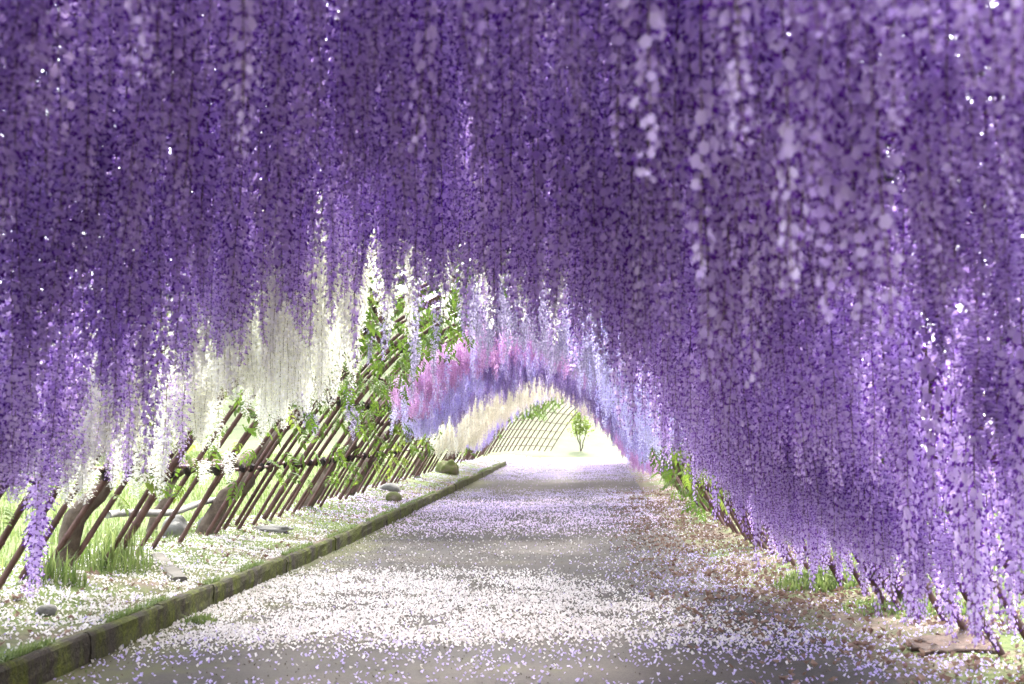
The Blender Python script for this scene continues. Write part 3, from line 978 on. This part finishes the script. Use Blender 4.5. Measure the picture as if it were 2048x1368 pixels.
def dens_lilac(s, d):
    near = (1 - smooth01(d, 6.6, 8.0)) * .26 + smooth01(s, .4, 1.8) * .36 * (1 - smooth01(d, 12, 15)) + .022
    b1 = smooth01(d, 18.5, 20.5) * (1 - smooth01(d, 24, 27)) * .75
    b2 = smooth01(d, 29, 32) * .8
    band = b1 + b2
    bank = np.where(s < KERB_OUT, .12 + .4 * smooth01(d, 15, 18), near + band * (1 - .6 * smooth01(s, 1.2, 2.2)))
    return np.clip(bank * (.25 + .9 * clump(s, d, 2.2, 61, .3, .62)), 0, 1)
s, d = sample(80000, -4.0, 3.2, 5.0, 17, dens_lilac)
s2, d2 = sample(100000, -4.0, 3.0, 17, 49, dens_lilac)
scatter_cups('fallen_lilac_petals', 'lilac blossoms sprinkled over path and verges', M_pet_lilac, np.concatenate([s, s2]), np.concatenate([d, d2]), .0088, 'petals')

def dens_mauve(s, d):
    b = smooth01(d, 14.6, 17.5) * (1 - smooth01(d, 20, 24)) * .95 + smooth01(d, 34, 38) * .6
    return np.clip(b * (.3 + .9 * clump(s, d, 1.8, 71, .3, .62)) * (1 - .6 * smooth01(s, 1.0, 2.2)), 0, 1)
s, d = sample(85000, -3.8, 2.6, 14.5, 49, dens_mauve)
scatter_cups('fallen_mauve_petals', 'pinkish mauve blossoms in a band across the middle of the path', M_pet_mauve, s, d, .0115, 'petals')

# brown fallen leaves on the right verge, thin ones on the bank
def dens_litter(s, d):
    r = smooth01(s, .8, 1.8) * (1 - smooth01(d, 20, 30))
    return np.clip(np.where(s < KERB_OUT, .2, r) * (.2 + clump(s, d, 2.0, 81, .3, .6)), 0, 1)
s, d = sample(30000, -4.2, 3.6, 5.2, 26, dens_litter)
scatter_cups('dry_leaves', 'dry brown leaves littering the right verge', M_litter, s, d, .021, 'leaves', .004, .35)


s, d = sample(30000, -2.3, 2.6, 5.2, 16, lambda s, d: (.15 + .5 * clump(s, d, 1.7, 87, .35, .62)) * (.25 + .75 * smooth01(d, 6.5, 9)))
M_grit = petal_mat('dark_crumbs', (.035, .027, .022), (.13, .10, .075), .05, 'tint', .9)
scatter_cups('path_crumbs', 'dark crumbs of soil and trodden petals on the path', M_grit, s, d, .006, 'crumbs', .002, .4)


def grass(name, label, s, d, h, cat='grass', lean=.5, wd=.0035, mat=None):
    n = len(s)
    C = np.stack([xc(d) + s, d, gz(s, d) - .004], -1)
    C[:, 2] = np.where((s > KERB_IN) & (s < 1.9), pathz(s, d), C[:, 2])
    a = rng.uniform(0, 6.28, n)
    hh = h * rng.uniform(.45, 1.3, n)
    l0 = rng.normal(0, lean, n)
    dirv = np.stack([np.cos(a), np.sin(a), a * 0], -1)
    sd2 = np.stack([-np.sin(a), np.cos(a), a * 0], -1) * wd
    zu = np.array([0, 0, 1.0])
    m_ = C + dirv * (l0 * .35 * hh)[:, None] + zu * (hh * .55)[:, None]
    t_ = C + dirv * (l0 * hh)[:, None] + zu * (hh * (1 - .3 * np.abs(l0)))[:, None]
    V = np.stack([C + sd2, C - sd2, m_ + sd2 * .8, m_ - sd2 * .8, t_], 1).reshape(-1, 3)
    F = (np.arange(n)[:, None, None] * 5 + np.array([[0, 1, 3], [0, 3, 2], [2, 3, 4]])[None]).reshape(-1, 3)
    me = mesh_np(name, V, F, mat or M_grass, tint=np.repeat(rng.random(n), 3))
    return me

def dens_bank(s, d):
    edge = np.where(s < KERB_OUT, 1, smooth01(-s, 2.05, 2.35) * .8 + smooth01(s, 1.9, 2.9))
    return np.clip(edge * clump(s, d, 1.6, 91, .38, .62), 0, 1)
s, d = sample(62000, -4.4, 3.8, 5.0, 22, dens_bank)
h_ = np.where((s > KERB_IN) & (s < 2.2), .022, .036) * (1 + .8 * smooth01(np.abs(s), 3.0, 3.8))
tag(link(bpy.data.objects.new('grass', grass('grass', '', s, d, h_))), 'short patchy grass on the bank and verges', 'grass', kind='stuff')
n = 9000
d = rng.uniform(4.5, 40, n) ** 1.0
d = 4.5 + 36 * rng.random(n) ** 1.8
k = fbm(d * 1.3, d * 0 + 3, 99) > .42
d = d[k]
s = KERB_OUT + .01 - np.abs(rng.normal(0, .035, len(d)))
tag(link(bpy.data.objects.new('kerb_grass', grass('kerb_grass', '', s, d, .055, lean=.9))), 'short grass spilling over the top of the kerb', 'grass', kind='stuff')
s, d = sample(60000, -14, -3.7, 5, 34, lambda s, d: .35 + .65 * clump(s, d, .8, 95))
s2, d2 = sample(20000, 3.0, 9, 6, 30, lambda s, d: .4 + .6 * clump(s, d, .8, 97))
s, d = np.concatenate([s, s2]), np.concatenate([d, d2])
tag(link(bpy.data.objects.new('meadow_grass', grass('meadow_grass', '', s, d, .13, wd=.006))), 'taller sunlit grass outside the trellis', 'grass', kind='stuff')


# ------------------------------------------------------------------ single plants, stones and pieces of wood
def tuft(label, s0, d0, rad, hgt, n, name='grass_tuft', cat='grass tuft', wd=.006, flowers=False):
    q = rng.random(n) ** .6 * rad
    a = rng.uniform(0, 6.28, n)
    s, d = s0 + q * np.cos(a), d0 + q * np.sin(a)
    me = grass(name, '', s, d, hgt * (1.15 - .7 * q / rad), lean=.6, wd=wd)
    base = Vector(W(s0, d0, relief(s0, d0)).tolist())
    me.transform(__import__('mathutils').Matrix.Translation(-base))
    return tag(link(bpy.data.objects.new(name, me), None, base), label, cat)

tuft('dark green grass tuft growing round the feet of the nearest left poles', -3.45, 9.1, .38, .40, 260)
tuft('narrow grass tuft at the foot of a left pole above the white petals', -3.35, 7.9, .22, .28, 160)
tw = tuft('bright green weeds round the bases of the near right poles', 2.8, 8.2, .5, .085, 600, 'weed_patch', 'weeds', .009)
tw['kind'] = 'stuff'
tuft('rounded clump of weeds dotted with petals at the foot of the violet curtain', 2.64, 9.8, .48, .16, 1000, 'weed_clump', 'weeds', .009)
tuft('small grass tuft on the mossy kerb edge in the lower part of the path', -2.25, 7.7, .12, .10, 120)
s, d = [], []


def rock(label, s0, d0, size, mat, seed, z=0, name='stone', squash=.7):
    rs = np.random.default_rng(seed)
    import bmesh
    bm = bmesh.new()
    bmesh.ops.create_icosphere(bm, subdivisions=3, radius=1)
    off = rs.normal(0, 1, (6, 3)); amp = rs.uniform(.08, .22, 6)
    for v in bm.verts:
        c = np.array(v.co)
        k = 1 + sum(a * math.sin(2.2 * float(c @ o_)) for a, o_ in zip(amp, off)) * .55
        v.co = Vector((c[0] * k * size[0], c[1] * k * size[1], c[2] * k * size[2]))
    me = bpy.data.meshes.new(name); bm.to_mesh(me); bm.free()
    me.materials.append(mat)
    for p_ in me.polygons: p_.use_smooth = True
    o = bpy.data.objects.new(name, me)
    link(o, None, W(s0, d0, relief(s0, d0) + size[2] * .35 + z).tolist())
    o.rotation_euler[2] = rs.uniform(0, 6)
    return tag(o, label, 'stone')

rock('mossy round boulder on the bank beside the kerb', -2.85, 20.0, (.15, .14, .12), M_mossstone, 1)
rock('broken grey stone half buried above the mossy boulder', -3.2, 21.6, (.24, .20, .12), M_stone, 2)
rock('dark brown stone block under the far left trellis', -3.1, 29.5, (.28, .28, .28), M_mossstone, 3)
rock('pale upright stone behind the left poles', -3.75, 11.7, (.14, .13, .17), M_stone, 4)
rock('second smaller pale stone standing behind the left poles', -3.8, 13.0, (.12, .10, .16), M_stone, 5)
rock('flat stone lying in the grass at the foot of the left poles', -3.15, 13.4, (.24, .16, .05), M_stone, 6)
rock('small dark stone lying among petals on the near bank', -2.95, 6.9, (.06, .06, .045), M_stone, 7)

# half buried slab edge that runs down the bank to the kerb
P0, P1 = W(-3.30, 9.9, relief(-3.3, 9.9)), W(-2.75, 8.85, relief(-2.75, 8.85))
def slab():
    dv = P1 - P0; L = np.linalg.norm(dv); n = 14
    sidev = np.cross(dv / L, (0, 0, 1.0)); sidev /= np.linalg.norm(sidev)
    V, F = [], []
    for k in range(n):
        c = P0 + dv * k / (n - 1)
        w_ = .06 + .006 * rng.normal()
        top = .03 + .006 * rng.normal()
        V += [c + sidev * w_ + (0, 0, -.08), c + sidev * w_ + (0, 0, top - .012), c + sidev * (w_ - .02) + (0, 0, top), c - sidev * (w_ - .02) + (0, 0, top), c - sidev * w_ + (0, 0, top - .012), c - sidev * w_ + (0, 0, -.08)]
    for k in range(n - 1):
        for q in range(5):
            a = k * 6 + q
            F.append([a, a + 1, a + 7, a + 6])
    for b_ in (0, (n - 1) * 6):
        F += [[b_, b_ + 1, b_ + 2, b_ + 5], [b_ + 2, b_ + 3, b_ + 4, b_ + 5]]
    c = V[0] * 1
    return mesh_np('edging_slab', np.array(V) - c, np.array(F), M_concrete), c
me, c = slab()
tag(link(bpy.data.objects.new('edging_slab', me), None, c), 'narrow concrete edging slab sunk in white petals on the left bank', 'slab')

# sawn-off limb lying behind the left poles
P = np.array([W(-4.3, 12.2, .95), W(-4.1, 12.8, 1.02), W(-3.85, 13.5, 1.04), W(-3.7, 14.3, 1.08)])
mb = MB()
trunk_tube(mb, P - P[0], .07, .10, 20, seed=77, wob=.03)
log = tag(link(bpy.data.objects.new('pruned_limb', mb.build('pruned_limb', M_trunk)), None, P[0]), 'thick sawn-off vine limb held up behind the left poles', 'branch')
b = MB(); dv = (P[3] - P[2]); dv /= np.linalg.norm(dv)
b.tube([P[3] - P[0] - dv * .004, P[3] - P[0] + dv * .012], [.098, .094], 12)
link(bpy.data.objects.new('cut_face', b.build('cut_face', M_cutwood)), log, P[0])
mb = MB()
q0 = W(-4.25, 12.3, relief(-4.25, 12.3) - .1)
trunk_tube(mb, np.array([q0, W(-4.2, 12.4, .5), P[1] - (0, 0, .05)]) - P[0], .06, .045, 12, seed=78, wob=.03)
link(bpy.data.objects.new('prop_stem', mb.build('prop_stem', M_trunk)), log, P[0])

# thin dark brown sheet at the foot of the right poles
def brown_sheet_mesh():
    n, m = 14, 10
    V, F = [], []
    for i in range(n):
        for j in range(m):
            s = 2.3 + .42 * i / (n - 1) + .02 * rng.normal(); d = 6.5 + .4 * j / (m - 1) + .02 * rng.normal()
            V.append(W(s, d, float(relief(s, d)) + .016 + .003 * rng.normal()))
    for i in range(n - 1):
        for j in range(m - 1):
            a = i * m + j
            F.append([a, a + m, a + m + 1, a + 1])
    V = np.array(V); c = V.mean(0)
    return mesh_np('brown_sheet', V - c, np.array(F), rough_mat('dark_brown_sheet', [(.3, (.03, .018, .014)), (.7, (.10, .06, .045))], 14, .95, .8, 40), smooth=True), c
me, c = brown_sheet_mesh()
o = bpy.data.objects.new('ground_mat', me)
sol = o.modifiers.new('thick', 'SOLIDIFY'); sol.thickness = .02
tag(link(o, None, c), 'dark brown sheet lying at the foot of the near right poles', 'mat')

# sapling beyond the end of the tunnel
st = empty('sapling', (3.3, 59.0, float(hillz(np.array(3.3 - xc(59.0)), np.array(59.0)))))
tag(st, 'slim young tree standing on the pale slope beyond the tunnel', 'tree')
mb = MB()
b0 = Vector((0, 0, -.2))
stems = [[(0, 0, -.3), (-.05, 0, .7), (.05, .05, 1.5), (0, 0, 2.4)], [(0, 0, -.2), (.25, 0, .7), (.45, .1, 1.4), (.5, .1, 2.0)], [(0, 0, .3), (-.2, .1, .9), (-.35, .1, 1.7), (-.3, 0, 2.2)]]
for q, s_ in enumerate(stems):
    trunk_tube(mb, np.array(s_), .05, .012, 14, seed=90 + q, wob=.04)
link(bpy.data.objects.new('trunk', mb.build('trunk', M_trunk)), st, st.location)
st.scale = (.75, .75, .75)
n = 1000
cl = np.array([(0, 0, 2.3), (.45, .1, 1.9), (-.3, 0, 2.1), (.2, 0, 1.5), (-.25, .2, 1.5), (.1, -.2, 2.7)])
C = cl[rng.integers(0, 6, n)] + rng.normal(0, .24, (n, 3))
e1 = rng.normal(0, 1, (n, 3)); e1 /= np.linalg.norm(e1, axis=1)[:, None]
e2 = np.cross(e1, rng.normal(0, 1, (n, 3))); e2 /= np.linalg.norm(e2, axis=1)[:, None]
V = np.stack([C - e1 * .09, C + e2 * .045, C + e1 * .09, C - e2 * .045], 1).reshape(-1, 3)
F = np.arange(n * 4).reshape(-1, 4)
link(bpy.data.objects.new('crown', mesh_np('crown', V, F, M_leafyoung)), st, st.location)
